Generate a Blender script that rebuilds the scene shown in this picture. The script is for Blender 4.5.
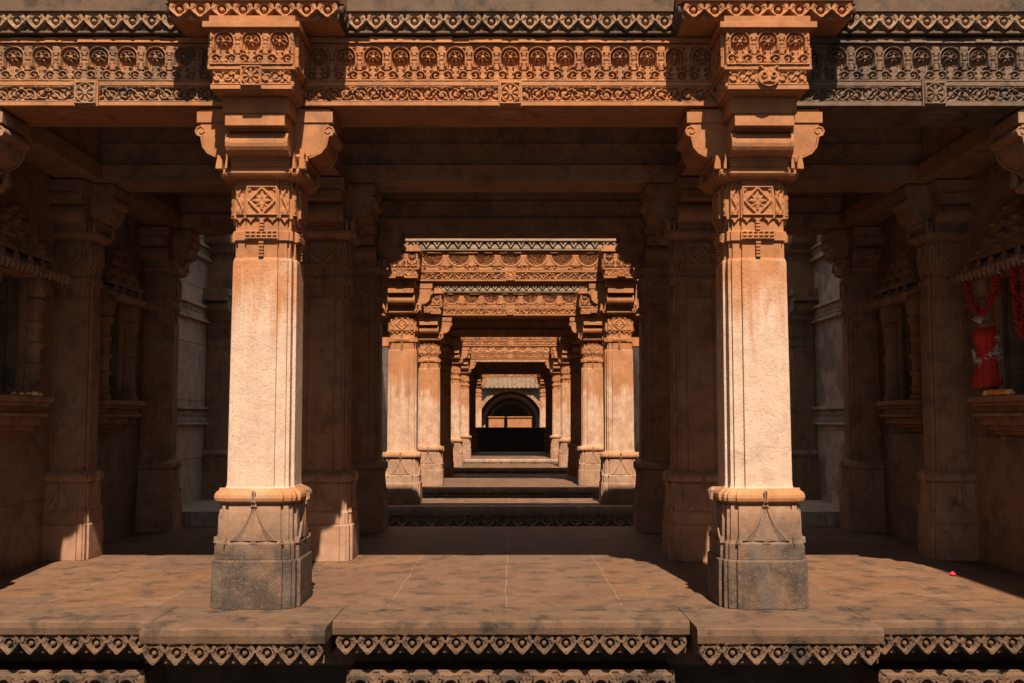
import bpy, math, random
import numpy as np
from mathutils import Vector
random.seed(7)
rng = np.random.default_rng(7)
PI = math.pi
for o in list(bpy.data.objects): bpy.data.objects.remove(o)
SC = bpy.context.scene
COL = SC.collection

# ------------------------------------------------------------------ camera, sky, sun, exposure
cam_d = bpy.data.cameras.new('camera'); cam_d.sensor_width = 36; cam_d.lens = 35.0
cam_d.clip_start = .05; cam_d.clip_end = 200
cam = bpy.data.objects.new('camera', cam_d); COL.objects.link(cam)
PITCH = math.atan(77.5/996)
cam.location = (0, 0, .99); cam.rotation_euler = (PI/2+PITCH, 0, -1.3/996)
SC.camera = cam

w = bpy.data.worlds.new('world'); SC.world = w; w.use_nodes = True
bg = w.node_tree.nodes['Background']; bg.inputs[0].default_value = (.86, .93, 1.0, 1); bg.inputs[1].default_value = .50

sun_d = bpy.data.lights.new('sun', 'SUN'); sun_d.energy = 9.6; sun_d.angle = .0093; sun_d.color = (1, .84, .66)
sun = bpy.data.objects.new('sun', sun_d); COL.objects.link(sun)
SUN = Vector((-.128, 1, -1.33)).normalized()
sun.rotation_euler = SUN.to_track_quat('-Z', 'Y').to_euler(); sun.location = (3, -8, 12)
SC.view_settings.view_transform = 'Standard'; SC.view_settings.look = 'None'
SC.view_settings.gamma = 1; SC.view_settings.exposure = 0
SC.view_settings.use_curve_mapping = False

# ------------------------------------------------------------------ materials
def nn(nt, typ, **kw):
    n = nt.nodes.new(typ)
    for k, v in kw.items(): setattr(n, k, v)
    return n
def mixc(nt, fac, a, b, mode='MIX'):
    n = nn(nt, 'ShaderNodeMix', data_type='RGBA', blend_type=mode)
    for sock, val in ((n.inputs[0], fac), (n.inputs[6], a), (n.inputs[7], b)):
        if isinstance(val, bpy.types.NodeSocket): nt.links.new(val, sock)
        elif isinstance(val, (int, float)): sock.default_value = val
        else: sock.default_value = (*val, 1)
    return n.outputs[2]
def ramp(nt, src, lo, hi, a=0., b=1.):
    n = nn(nt, 'ShaderNodeMapRange', interpolation_type='SMOOTHSTEP'); nt.links.new(src, n.inputs[0])
    n.inputs[1].default_value = lo; n.inputs[2].default_value = hi
    n.inputs[3].default_value = a; n.inputs[4].default_value = b
    return n.outputs[0]
def math_(nt, op, a, b=None, clamp=False):
    n = nn(nt, 'ShaderNodeMath', operation=op, use_clamp=clamp)
    for s, v in ((n.inputs[0], a), (n.inputs[1], b)):
        if v is None: continue
        if isinstance(v, bpy.types.NodeSocket): nt.links.new(v, s)
        else: s.default_value = v
    return n.outputs[0]
def noise(nt, vec, scale, detail=4, rough=.6, stretch=None):
    if stretch:
        m = nn(nt, 'ShaderNodeMapping'); m.inputs[3].default_value = stretch; nt.links.new(vec, m.inputs[0]); vec = m.outputs[0]
    n = nn(nt, 'ShaderNodeTexNoise'); n.inputs['Scale'].default_value = scale
    n.inputs['Detail'].default_value = detail; n.inputs['Roughness'].default_value = rough
    nt.links.new(vec, n.inputs[0]); return n.outputs[0]

K = .62   # overall darkness of the old stone
def stone(name, base, pale, grey=(.13, .115, .10), grey_amt=.45, dark=(.045, .035, .03), pale_amt=.5,
          zpale=None, zgrey=None, bump=.35, blocks=None, rough=.88, fine=1.0, mott=1.):
    """Sandstone: mottled colour, pale worn zones, grey lichen, black stains, pits; all in world space."""
    base, pale, grey, dark = (tuple(x*K for x in c) for c in (base, pale, grey, dark))
    m = bpy.data.materials.new(name); m.use_nodes = True; nt = m.node_tree; nt.nodes.clear()
    out = nn(nt, 'ShaderNodeOutputMaterial'); bs = nn(nt, 'ShaderNodeBsdfPrincipled')
    nt.links.new(bs.outputs[0], out.inputs[0]); bs.inputs['Roughness'].default_value = rough
    bs.inputs['Specular IOR Level'].default_value = .25
    P = nn(nt, 'ShaderNodeNewGeometry').outputs['Position']
    O = nn(nt, 'ShaderNodeTexCoord').outputs['Object']
    sep = nn(nt, 'ShaderNodeSeparateXYZ'); nt.links.new(O, sep.inputs[0]); Z = sep.outputs[2]
    n_big = noise(nt, P, 2.2, 5, .62); n_mid = noise(nt, P, 9, 6, .65); n_fin = noise(nt, P, 70, 5, .7)
    n_str = noise(nt, P, 14, 4, .6, (1, 1, .12)); n_st2 = noise(nt, P, 5, 6, .7)
    c = mixc(nt, ramp(nt, n_big, .42, .62, 0, pale_amt), base, pale)
    if zpale:   # pale rubbed zone between heights
        z0, z1, z2, z3 = zpale
        jit = math_(nt, 'ADD', Z, math_(nt, 'MULTIPLY', math_(nt, 'SUBTRACT', n_str, .5), 1.1))
        f = math_(nt, 'MULTIPLY', ramp(nt, Z, z0, z1), ramp(nt, jit, z2, z3, 1, 0))
        c = mixc(nt, math_(nt, 'MULTIPLY', f, .93), c, pale)
    # tonal mottling
    c = mixc(nt, ramp(nt, n_mid, .3, .7, .0, .55*mott), c, tuple(x*.62 for x in base))
    c = mixc(nt, ramp(nt, n_str, .45, .75, 0, .30*mott), c, tuple(x*.5 for x in base))
    if blocks:
        bw, bh, rot, seam = blocks
        mp = nn(nt, 'ShaderNodeMapping'); mp.inputs[2].default_value = rot
        wob = nn(nt, 'ShaderNodeVectorMath', operation='MULTIPLY_ADD'); nz = nn(nt, 'ShaderNodeTexNoise'); nz.inputs['Scale'].default_value = 1.6
        nt.links.new(P, nz.inputs[0]); nt.links.new(nz.outputs[1], wob.inputs[0]); wob.inputs[1].default_value = (.05,)*3; nt.links.new(P, wob.inputs[2])
        nt.links.new(wob.outputs[0], mp.inputs[0])
        br = nn(nt, 'ShaderNodeTexBrick'); nt.links.new(mp.outputs[0], br.inputs[0])
        br.inputs['Scale'].default_value = 1; br.inputs['Brick Width'].default_value = bw; br.inputs['Row Height'].default_value = bh
        br.inputs['Mortar Size'].default_value = .006; br.inputs['Mortar Smooth'].default_value = .6
        br.inputs['Color1'].default_value = (0, 0, 0, 1); br.inputs['Color2'].default_value = (1, 1, 1, 1); br.inputs['Mortar'].default_value = (.5, .5, .5, 1)
        c = mixc(nt, math_(nt, 'MULTIPLY', br.outputs[0], .38), c, tuple(x*.55+.02 for x in grey))
        c = mixc(nt, math_(nt, 'MULTIPLY', br.outputs[1], .55), c, seam)
    gm = ramp(nt, n_st2, .47, .66, 0, grey_amt)
    if zgrey:   # lichen that grew from the foot up
        z0, z1, amt = zgrey
        jz = math_(nt, 'ADD', Z, math_(nt, 'MULTIPLY', math_(nt, 'SUBTRACT', n_st2, .5), .45))
        gz = ramp(nt, jz, z0, z1, amt, 0)
        gm = math_(nt, 'MAXIMUM', gm, math_(nt, 'MULTIPLY', gz, ramp(nt, n_fin, .25, .5, .55, 1)))
    c = mixc(nt, gm, c, mixc(nt, ramp(nt, n_mid, .35, .65), tuple(x*.42 for x in grey), mixc(nt, ramp(nt, n_str, .4, .65), tuple(x*1.15 for x in grey), tuple(x*.38 for x in base))))
    dk = math_(nt, 'MULTIPLY', ramp(nt, noise(nt, P, 3.7, 8, .75), .56, .72, 0, .75*mott), ramp(nt, n_mid, .35, .6))
    c = mixc(nt, dk, c, dark)
    c = mixc(nt, ramp(nt, n_fin, .55, .75, 0, .40*fine), c, tuple(min(1, x*1.4+.01) for x in base))
    c = mixc(nt, ramp(nt, n_fin, .28, .44, .45*fine, 0), c, tuple(x*.35 for x in base))
    nt.links.new(c, bs.inputs['Base Color'])
    b1 = nn(nt, 'ShaderNodeBump'); b1.inputs['Strength'].default_value = bump; b1.inputs['Distance'].default_value = .012
    nt.links.new(math_(nt, 'ADD', math_(nt, 'MULTIPLY', n_fin, .45), n_mid), b1.inputs['Height'])
    last = b1
    if blocks:
        b2 = nn(nt, 'ShaderNodeBump'); b2.inputs['Strength'].default_value = .6; b2.inputs['Distance'].default_value = .01; b2.invert = True
        nt.links.new(br.outputs[1], b2.inputs['Height']); nt.links.new(b1.outputs[0], b2.inputs['Normal']); last = b2
    nt.links.new(last.outputs[0], bs.inputs['Normal'])
    return m
def plain(name, col, rough=.7, var=.3, scale=40):
    m = bpy.data.materials.new(name); m.use_nodes = True; nt = m.node_tree
    bs = nt.nodes['Principled BSDF']; bs.inputs['Roughness'].default_value = rough
    P = nn(nt, 'ShaderNodeNewGeometry').outputs['Position']
    nt.links.new(mixc(nt, ramp(nt, noise(nt, P, scale), .3, .7, 0, var), col, tuple(x*.4 for x in col)), bs.inputs['Base Color'])
    return m

ORG = (.62, .255, .105); PALE = (.80, .52, .37)
M = dict(
    carved=stone('carved_orange_sandstone', ORG, (.64, .30, .14), grey_amt=.30, bump=.25),
    shaft=stone('worn_pale_shaft', (.66, .285, .125), (.88, .65, .50), grey_amt=.10, pale_amt=.5, zpale=(.5, .64, 1.38, 1.78), bump=.7, fine=1.5, mott=.45),
    foot=stone('lichened_pedestal', (.60, .33, .20), (.76, .55, .42), grey=(.115, .098, .082), grey_amt=.6, zgrey=(.24, .62, .95), bump=.5, dark=(.05, .042, .036)),
    foot_warm=stone('warm_pedestal', (.56, .31, .19), (.70, .46, .33), grey_amt=.3, bump=.4),
    torus=stone('orange_torus', (.62, .28, .12), (.74, .48, .34), grey_amt=.3, bump=.3),
    leaf=stone('tan_carved_sandstone', (.46, .25, .135), (.48, .33, .22), grey=(.16, .14, .12), grey_amt=.6, bump=.3),
    dull=stone('dull_carved_sandstone', (.46, .225, .115), (.46, .30, .19), grey=(.17, .145, .12), grey_amt=.7, bump=.3),
    weath=stone('weathered_grey_sandstone', (.28, .17, .11), (.29, .215, .16), grey=(.12, .11, .10), grey_amt=.85, bump=.3),
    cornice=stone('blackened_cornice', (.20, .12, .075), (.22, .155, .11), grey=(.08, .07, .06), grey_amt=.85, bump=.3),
    edge=stone('floor_edge_sandstone', (.21, .118, .07), (.25, .16, .105), grey=(.085, .07, .058), grey_amt=1.0, bump=.4),
    floor=stone('worn_flagstones', (.30, .148, .078), (.37, .215, .13), grey=(.14, .10, .075), grey_amt=.85, bump=.4,
                blocks=(1.9, .62, (0, 0, PI/2), (.30, .19, .13)), rough=.7),
    wall=stone('block_masonry', (.50, .28, .175), (.66, .44, .31), grey=(.15, .13, .115), grey_amt=.6, bump=.4,
               blocks=(.9, .42, (PI/2, 0, PI/2), (.06, .045, .035))),
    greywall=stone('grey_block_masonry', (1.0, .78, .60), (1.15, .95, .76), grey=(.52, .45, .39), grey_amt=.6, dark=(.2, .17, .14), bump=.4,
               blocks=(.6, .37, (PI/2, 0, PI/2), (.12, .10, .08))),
    pale=stone('pale_grey_sandstone', (.48, .33, .22), (.54, .40, .29), grey=(.26, .205, .155), grey_amt=.5, bump=.3),
    inner=stone('interior_brown_sandstone', (.52, .27, .15), (.60, .38, .26), grey_amt=.5, bump=.3),
    dark=stone('shade_dark_stone', (.10, .07, .05), (.13, .09, .07), grey=(.05, .045, .04), grey_amt=.6, bump=.3),  # shade put into the colour: near-black stone for parapet, recesses and lower shaft
    red=plain('red_cloth', (.62, .035, .015), .8, .5, 25), garl=plain('red_petals', (.42, .02, .02), .8, .5, 90),
    mari=plain('marigold_orange', (.95, .36, .05), .8, .4, 120), marip=plain('marigold_pale', (.95, .62, .30), .8, .3, 120),
    tinsel=plain('white_tinsel', (.75, .78, .75), .4, .3), blue=plain('blue_grey_plaster', (.30, .37, .38), .8, .4, 3),
    pink=plain('magenta_petal', (.85, .02, .07), .6, .2),
)

# ------------------------------------------------------------------ mesh helpers
class MB:
    def __init__(s): s.v = []; s.f = []
    def add(s, vs, fs):
        b = len(s.v); s.v += [tuple(map(float, p)) for p in vs]; s.f += [tuple(b+i for i in f) for f in fs]; return s
    def box(s, x0, x1, y0, y1, z0, z1):
        return s.add([(x0,y0,z0),(x1,y0,z0),(x1,y1,z0),(x0,y1,z0),(x0,y0,z1),(x1,y0,z1),(x1,y1,z1),(x0,y1,z1)],
                     [(0,3,2,1),(4,5,6,7),(0,1,5,4),(1,2,6,5),(2,3,7,6),(3,0,4,7)])
    def loft(s, rings, cap=True):
        n = len(rings[0]); vs = [p for r in rings for p in r]; fs = []
        for i in range(len(rings)-1):
            for j in range(n):
                k = (j+1) % n; fs.append((i*n+j, i*n+k, (i+1)*n+k, (i+1)*n+j))
        if cap: fs.append(tuple(reversed(range(n)))); fs.append(tuple((len(rings)-1)*n+j for j in range(n)))
        return s.add(vs, fs)
    def prism(s, prof, fn, t0, t1):
        """prof = 2D outline; fn(a, b, t) -> xyz"""
        return s.loft([[fn(a, b, t0) for a, b in prof], [fn(a, b, t1) for a, b in prof]])
    def ball(s, c, r, n=7, m=10, sz=(1,1,1), bumpy=0):
        vs = [(c[0], c[1], c[2]-r*sz[2])]
        for i in range(1, n):
            th = PI*i/n
            for j in range(m):
                ph = 2*PI*j/m; q = r*(1+bumpy*random.uniform(-1, 1))
                vs.append((c[0]+q*sz[0]*math.sin(th)*math.cos(ph), c[1]+q*sz[1]*math.sin(th)*math.sin(ph), c[2]-q*sz[2]*math.cos(th)))
        vs.append((c[0], c[1], c[2]+r*sz[2])); fs = []
        for j in range(m):
            fs.append((0, 1+(j+1) % m, 1+j)); fs.append((len(vs)-1, 1+(n-2)*m+j, 1+(n-2)*m+(j+1) % m))
            for i in range(n-2): fs.append((1+i*m+j, 1+i*m+(j+1) % m, 1+(i+1)*m+(j+1) % m, 1+(i+1)*m+j))
        return s.add(vs, fs)
    def tube(s, pts, r, n=8):
        pts = [Vector(p) for p in pts]; rings = []
        for i, p in enumerate(pts):
            t = (pts[min(i+1, len(pts)-1)]-pts[max(i-1, 0)]).normalized()
            a = t.cross(Vector((.3, .9, .2))).normalized(); b = t.cross(a)
            rr = r[i] if isinstance(r, (list, tuple)) else r
            rings.append([tuple(p+rr*(math.cos(2*PI*k/n)*a+math.sin(2*PI*k/n)*b)) for k in range(n)])
        return s.loft(rings)
    def lathe(s, cx, cy, prof, n=16):
        return s.loft([[(cx+r*math.cos(2*PI*k/n), cy+r*math.sin(2*PI*k/n), z) for k in range(n)] for r, z in prof])
    def build(s, name, mat, parent=None, bevel=0, smooth=False):
        me = bpy.data.meshes.new(name); me.from_pydata(s.v, [], s.f); me.update()
        me.materials.append(mat)
        if smooth: me.shade_smooth()
        o = bpy.data.objects.new(name, me); COL.objects.link(o)
        if parent is not None: o.parent = parent
        if bevel:
            b = o.modifiers.new('bevel', 'BEVEL'); b.width = bevel; b.segments = 2; b.limit_method = 'ANGLE'; b.angle_limit = .6
        return o
def empty(name, loc, rz=0):
    o = bpy.data.objects.new(name, None); COL.objects.link(o); o.location = loc; o.rotation_euler = (0, 0, rz)
    o.empty_display_size = .1; return o
def tag(o, label, cat, group=None):
    o['label'] = label; o['category'] = cat; o['kind'] = 'thing'
    if group: o['group'] = group
    return o
def struct(o): o['kind'] = 'structure'; return o
def copy_tree(o, parent=None):
    c = o.copy(); COL.objects.link(c)
    if parent is not None: c.parent = parent
    for ch in o.children: copy_tree(ch, c)
    return c

# value noise on a grid
_T = rng.random((256, 256))
def vnoise(x, y):
    xi = np.floor(x).astype(int); yi = np.floor(y).astype(int); fx = x-xi; fy = y-yi
    fx = fx*fx*(3-2*fx); fy = fy*fy*(3-2*fy); g = lambda a, b: _T[a % 256, b % 256]
    return (g(xi, yi)*(1-fx)+g(xi+1, yi)*fx)*(1-fy)+(g(xi, yi+1)*(1-fx)+g(xi+1, yi+1)*fx)*fy
def ridge(d, w): return np.sqrt(np.clip(1-(d/w)**2, 0, 1))
def sst(x, a, b): t = np.clip((x-a)/(b-a), 0, 1); return t*t*(3-2*t)

def relief(name, W, H, fn, mat, parent=None, cell=.0028, loc=(0,0,0), rz=0, depth=.03, mask=None, back=.0, erode=.5):
    """A carved panel: front faces -Y, x in -W/2..W/2, z in 0..H, relief stands out to -depth*h."""
    nx = max(8, int(W/cell)); nz = max(6, int(H/cell))
    x = np.linspace(-W/2, W/2, nx+1); z = np.linspace(0, H, nz+1); X, Z = np.meshgrid(x, z)
    h = fn(X, Z, W, H)
    if erode:  # weather-worn softening
        n = vnoise(X*60+17, Z*60)*.5+vnoise(X*160, Z*160+9)*.5
        h = h-(erode*.28)*(n)*np.clip(h, .15, 1)
    Y = -depth*h
    edge = (np.abs(X) > W/2-1e-6) | (Z < 1e-6) | (Z > H-1e-6)
    Y = np.where(edge, back, Y)
    co = np.stack([X, Y, Z], -1).reshape(-1, 3)
    idx = np.arange((nx+1)*(nz+1)).reshape(nz+1, nx+1)
    q = np.stack([idx[:-1, :-1], idx[:-1, 1:], idx[1:, 1:], idx[1:, :-1]], -1)
    if mask is not None:
        xc = (X[:-1, :-1]+X[1:, 1:])/2; zc = (Z[:-1, :-1]+Z[1:, 1:])/2
        q = q[mask(xc, zc, W, H)]
    q = q.reshape(-1, 4)
    me = bpy.data.meshes.new(name)
    me.vertices.add(len(co)); me.vertices.foreach_set('co', co.ravel())
    me.loops.add(q.size); me.loops.foreach_set('vertex_index', q.ravel().astype(np.int32))
    me.polygons.add(len(q)); me.polygons.foreach_set('loop_start', np.arange(0, q.size, 4, dtype=np.int32))
    me.update(calc_edges=True); me.materials.append(mat)
    o = bpy.data.objects.new(name, me); COL.objects.link(o); o.location = loc; o.rotation_euler = (0, 0, rz)
    if parent is not None: o.parent = parent
    return o

# ---- carving patterns (height 0..1)
def spiral(x, z, cx, cz, R, s, sg, flip=1):
    dx = (x-cx)*flip; dz = z-cz; r = np.hypot(dx, dz); th = np.arctan2(dz, dx)
    v = .5+.5*np.cos(2*PI*r/s-sg*th)
    return np.where(r < R, sst(v, .3, .7), 0), r
def p_scroll(X, Z, W, H, P=.15):
    b = .10*H; k = np.round(X/(P/2)); cx = k*(P/2); sg = np.where(k % 2 == 0, 1, -1)
    cz = H*.5+sg*H*.05; dx = X-cx; dz = Z-cz; r = np.hypot(dx, dz*1.05); th = np.arctan2(dz*sg, dx)
    v = .5+.5*np.cos(2*PI*r/.023-th+k*1.3); h = sst(v, .3, .65)
    h = h*(.65+.35*sst(vnoise(X*90, Z*90), .3, .6))
    h = np.where(r < .011, 1, h)
    stem = ridge(Z-H*.5-sg*0-np.sin(2*PI*X/P)*H*.32, .007); h = np.maximum(h*.9, stem)
    return np.where((Z < b) | (Z > H-b), .95, h)
def p_niche(X, Z, W, H, T=.1515):
    n = max(1, round(W/T)); T = W/n; u = (X+W/2) % T-T/2; k = np.floor((X+W/2)/T); v = Z/H
    h = np.zeros_like(X)
    # aureole ring, flower boss, figure and foliage below
    cz = .70*H; R = min(.30*T, .25*H); r = np.hypot(u, Z-cz); th = np.arctan2(Z-cz, u)
    ring = np.maximum(ridge(r-R*1.22, .0075), ridge(r-R*.80, .005)*.8)
    ring = np.where((Z > cz-.004), ring, 0)
    legs = np.where((Z <= cz) & (Z > .42*H), ridge(np.abs(u)-R*1.22, .0075), 0)
    h = np.maximum(h, np.maximum(ring, legs)*1.0)
    pet = ridge(r-R*.42, R*.30)*(.55+.45*np.cos(th*6+k*1.7))
    h = np.maximum(h, pet*.95); h = np.where(r < R*.22, .95, h)
    a, ra = spiral(X, Z, X-u+.30*T, .20*H, .20*T, .020, 1); b_, rb = spiral(X, Z, X-u-.30*T, .20*H, .20*T, .020, 1, -1)
    fol = np.maximum(a, b_)*.7
    fig = sst(.17*T*(1.15-.75*np.abs(v-.25)/.25+.25*np.sin(v*46+k)), 0, .006)*0+np.where(np.abs(u) < T*(.10+.035*np.cos(v*42+k)), .8, 0)
    low = np.maximum(fol, fig); low = np.where((v > .08) & (v < .44), low, 0)
    low2 = sst(vnoise(np.abs(u)*120+k*3, Z*110), .5, .65)*.5
    h = np.maximum(h, np.where(v < .45, np.maximum(low, low2*.6), np.where(r > R*1.3, low2, 0)))
    h = np.where(v > .955, np.maximum(h, .8), h)
    # colonettes with rings
    cw = .085*T; d = T/2-np.abs(u)
    prof = 1+.35*(np.abs(v-.12) < .05)+.25*(np.abs(v-.36) < .03)+.25*(np.abs(v-.55) < .03)+.75*sst(v, .78, .83)
    col = np.where(d < cw*prof, .72+.28*ridge(d, cw*prof), 0)
    col = np.where((np.abs(v-.30) < .012) | (np.abs(v-.6) < .012) | (np.abs(v-.72) < .012), col*.6, col)
    h = np.maximum(h, col)
    return np.where(v < .06, 1, h)
def p_leaf(X, Z, W, H, T=.105):
    n = max(1, round(W/T)); T = W/n; u = (X+W/2) % T-T/2; v = Z/H; a = np.abs(u)
    w_ = T*(.44*sst(v, -.12, .55)*(1-.30*sst(v, .74, .95))+.02)
    kite = np.where(a < w_, 1, 0)
    r = np.hypot(u*1.1, (Z-.52*H)); hole = sst(r, .10*T, .15*T)*(1-sst(r, .20*T, .25*T)); core = r < .07*T
    h = kite*(.85-.65*hole)
    h = np.where(core, .9, h)
    rim = np.where((a < w_) & (a > w_-.010), 1., 0); h = np.maximum(h, rim)
    groove = (np.abs(a-.30*T) < .006) & (v > .62) & (v < .9); h = np.where(groove, .25, h)
    tip = np.where((v < .22) & (a < .007), 1, 0); h = np.maximum(h, tip)
    s1 = np.hypot(a-.5*T, Z-.80*H); h = np.maximum(h, np.where(np.abs(s1-.20*T) < .006, .95, 0))
    h = np.where(v > .94, 1, h)
    tri = np.where((T/2-a < .22*T*(1-v/.42)), .25, 0)*(v < .42)
    return np.maximum(h, tri)
def m_leaf(X, Z, W, H, T=.105):
    n = max(1, round(W/T)); T = W/n; u = (X+W/2) % T-T/2; v = Z/H
    return (v > .20) | (np.abs(u) < T*(.05+1.4*v)) | (T/2-np.abs(u) < .16*T)
def p_lotus(X, Z, W, H, T=.345):
    n = max(1, round(W/T)); T = W/n; u = (X+W/2) % T-T/2; v = Z/H
    zz = H*.99-Z; r = np.hypot(u, zz*.98); th = np.arctan2(zz, u); R = .46*T
    k = np.floor(r/(.022)); lat = ((th*(6+2*k)/PI*1.0+.5*k) % 1)
    hole = (np.abs(lat-.5) < .30) & (((r/.022) % 1) > .25)
    h = np.where(r < R*.86, np.where(hole, .0, .8), 0)
    h = np.where((r >= R*.86) & (r < R*1.02), 1, h)
    side = np.where(r >= R*1.02, .82, 0); h = np.maximum(h, side)
    tri = (v < .28) & (r > R*1.08) & (np.abs(T/2-np.abs(u)) < .09)
    h = np.where(tri, .35+.5*sst(vnoise(X*120, Z*120), .4, .6), h)
    h = np.where(v < .05, 1, h)
    return np.where(v > .95, .9, h)
def p_zig(X, Z, W, H, T=.13):
    n = max(1, round(W/T)); T = W/n; u = np.abs((X+W/2) % T-T/2)/(T/2); v = Z/H
    d = v-(1-u); h = np.where(d > .12, .9, np.where(d > -.12, .1, .55))
    h = np.where((d > .3) & (np.hypot(u-.95, v-.7) < .14), .2, h)
    return np.where((v > .92) | (v < .06), 1, h)
def p_flower(X, Z, W, H):
    a = min(W, H)/2; x = X/a; z = (Z-H/2)/a; r = np.hypot(x, z); th = np.arctan2(z, x)
    h = np.where(np.abs(r-.86) < .07, .9, 0); h = np.maximum(h, np.where((r < .74) & (r > .2), sst(np.abs(np.cos(th*4)), .35, .7)*.8, 0))
    h = np.where(r < .2, 1, h); h = np.where((r > .93), sst(np.cos((x+z)*14)*np.cos((x-z)*14), 0, .3)*.6, h)
    e = np.minimum(W/2-np.abs(X), np.minimum(Z, H-Z)); return np.where(e < .009, 1, h)
def p_diamond(X, Z, W, H):
    a = W/2; b = H/2; x = np.abs(X)/a; z = np.abs(Z-b)/b; d = x*1.12+z*1.05; x_ = X/a; z_ = (Z-b)/b
    h = np.where(np.abs(d-.92) < .13, .9, 0)
    pet = np.abs(np.sin(np.arctan2(z_, x_)*2+.0)); h = np.where((d < .7) & (np.minimum(np.abs(x_*.9), np.abs(z_*.9)) < .16*(1-d/.8)+.03), .85, h)
    h = np.where((d < .72) & (np.abs(x-z) < .10), .55, h)
    h = np.where((d > 1.12) & (np.hypot(x-.82, z-.80) < .16), .6, h)
    e = np.minimum(a-np.abs(X), np.minimum(Z, H-Z)); return np.where(e < .010, 1, h)
def p_mask(X, Z, W, H):
    x = np.abs(X)/(W/2); z = Z/H; h = np.zeros_like(X)
    face = np.hypot(x*.95, (z-.45)*1.9) < .82; h = np.where(face, .75, h)
    eye = np.hypot(x-.38, (z-.56)*1.6); h = np.where(eye < .26, 1, h); h = np.where(eye < .12, .4, h)
    h = np.where((x < .13) & (z < .6) & (z > .2), 1, h); h = np.where((x < .45) & (np.abs(z-.16) < .05), .3, h)
    horn = np.abs(x-(.2+.5*(z-.7)/.3)) < .12; h = np.where(horn & (z > .7), .9, h); return h
def p_sprig(X, Z, W, H):
    x = X/(W/2); z = Z/H; h = np.where(np.abs(x-.55*np.sin(z*7)) < .22, .9, 0)
    h = np.maximum(h, np.where(np.hypot(x+.4*np.sign(np.sin(z*9)), (z*3 % 1)-.5) < .35, .6, 0))
    e = np.minimum(W/2-np.abs(X), np.minimum(Z, H-Z)); return np.where(e < .006, 1, h)
def p_holes(X, Z, W, H, T=.03):
    n = max(2, round(W/T)); T = W/n; u = (X+W/2) % T/T; v = (Z/H)*2 % 1
    return np.where((np.abs(u-.5) < .30) & (np.abs(v-.5) < .28), .1, 1)
def p_chev(X, Z, W, H, T=.05):
    n = max(2, round(W/T)); T = W/n; u = np.abs((X+W/2) % T-T/2)/(T/2); v = Z/H
    h = sst(np.cos(2*PI*(v*2.2-u*.8)), -.2, .3)*.8; return np.where((v > .88) | (v < .1), 1, h)

# ------------------------------------------------------------------ pillar
def redent(a, z, p=.67, s=.063, k=1.):
    """stepped-square outline of half-width a at height z"""
    P_ = p*a; S = s*a; q = a-2*S
    quad = [(P_, a), (P_, a-S), (q, a-S), (q, q), (a-S, q), (a-S, P_), (a, P_)]
    pts = []
    for (x, y) in quad: pts.append((x, y))
    q2 = [(y, -x) for x, y in pts]; q3 = [(-x, -y) for x, y in pts]; q4 = [(-y, x) for x, y in pts]
    ring = pts+q2+q3+q4; ring.reverse()
    return [(x, y, z) for x, y in ring]
def rloft(prof, p=.66, s=.078): 
    m = MB(); m.loft([redent(a, z, p, s) for z, a in prof]); return m
SH = (.51, .10)
def arm_profile_side():
    pr = [(.08, 2.395), (.225, 2.395), (.24, 2.40), (.235, 2.425), (.27, 2.432), (.305, 2.447), (.33, 2.475), (.338, 2.515), (.340, 2.532)]
    for i in range(9):
        t = -PI*.55+i*(PI*1.05)/8; pr.append((.350+.031*math.cos(t), 2.565+.031*math.sin(t)))
    pr += [(.352, 2.604), (.358, 2.606), (.358, 2.69), (.08, 2.69)]
    return pr
def arm_profile_front():
    pr = [(.08, 2.335), (.232, 2.335), (.225, 2.345), (.236, 2.350), (.228, 2.362), (.232, 2.368), (.225, 2.390), (.235, 2.405)]
    for i in range(12):
        t = -PI*.62+i*(PI*1.08)/11; pr.append((.262+.062*math.cos(t), 2.458+.062*math.sin(t)))
    pr += [(.29, 2.522), (.31, 2.53), (.365, 2.533), (.365, 2.592), (.345, 2.596), (.345, 2.69), (.08, 2.69)]
    return pr
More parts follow.
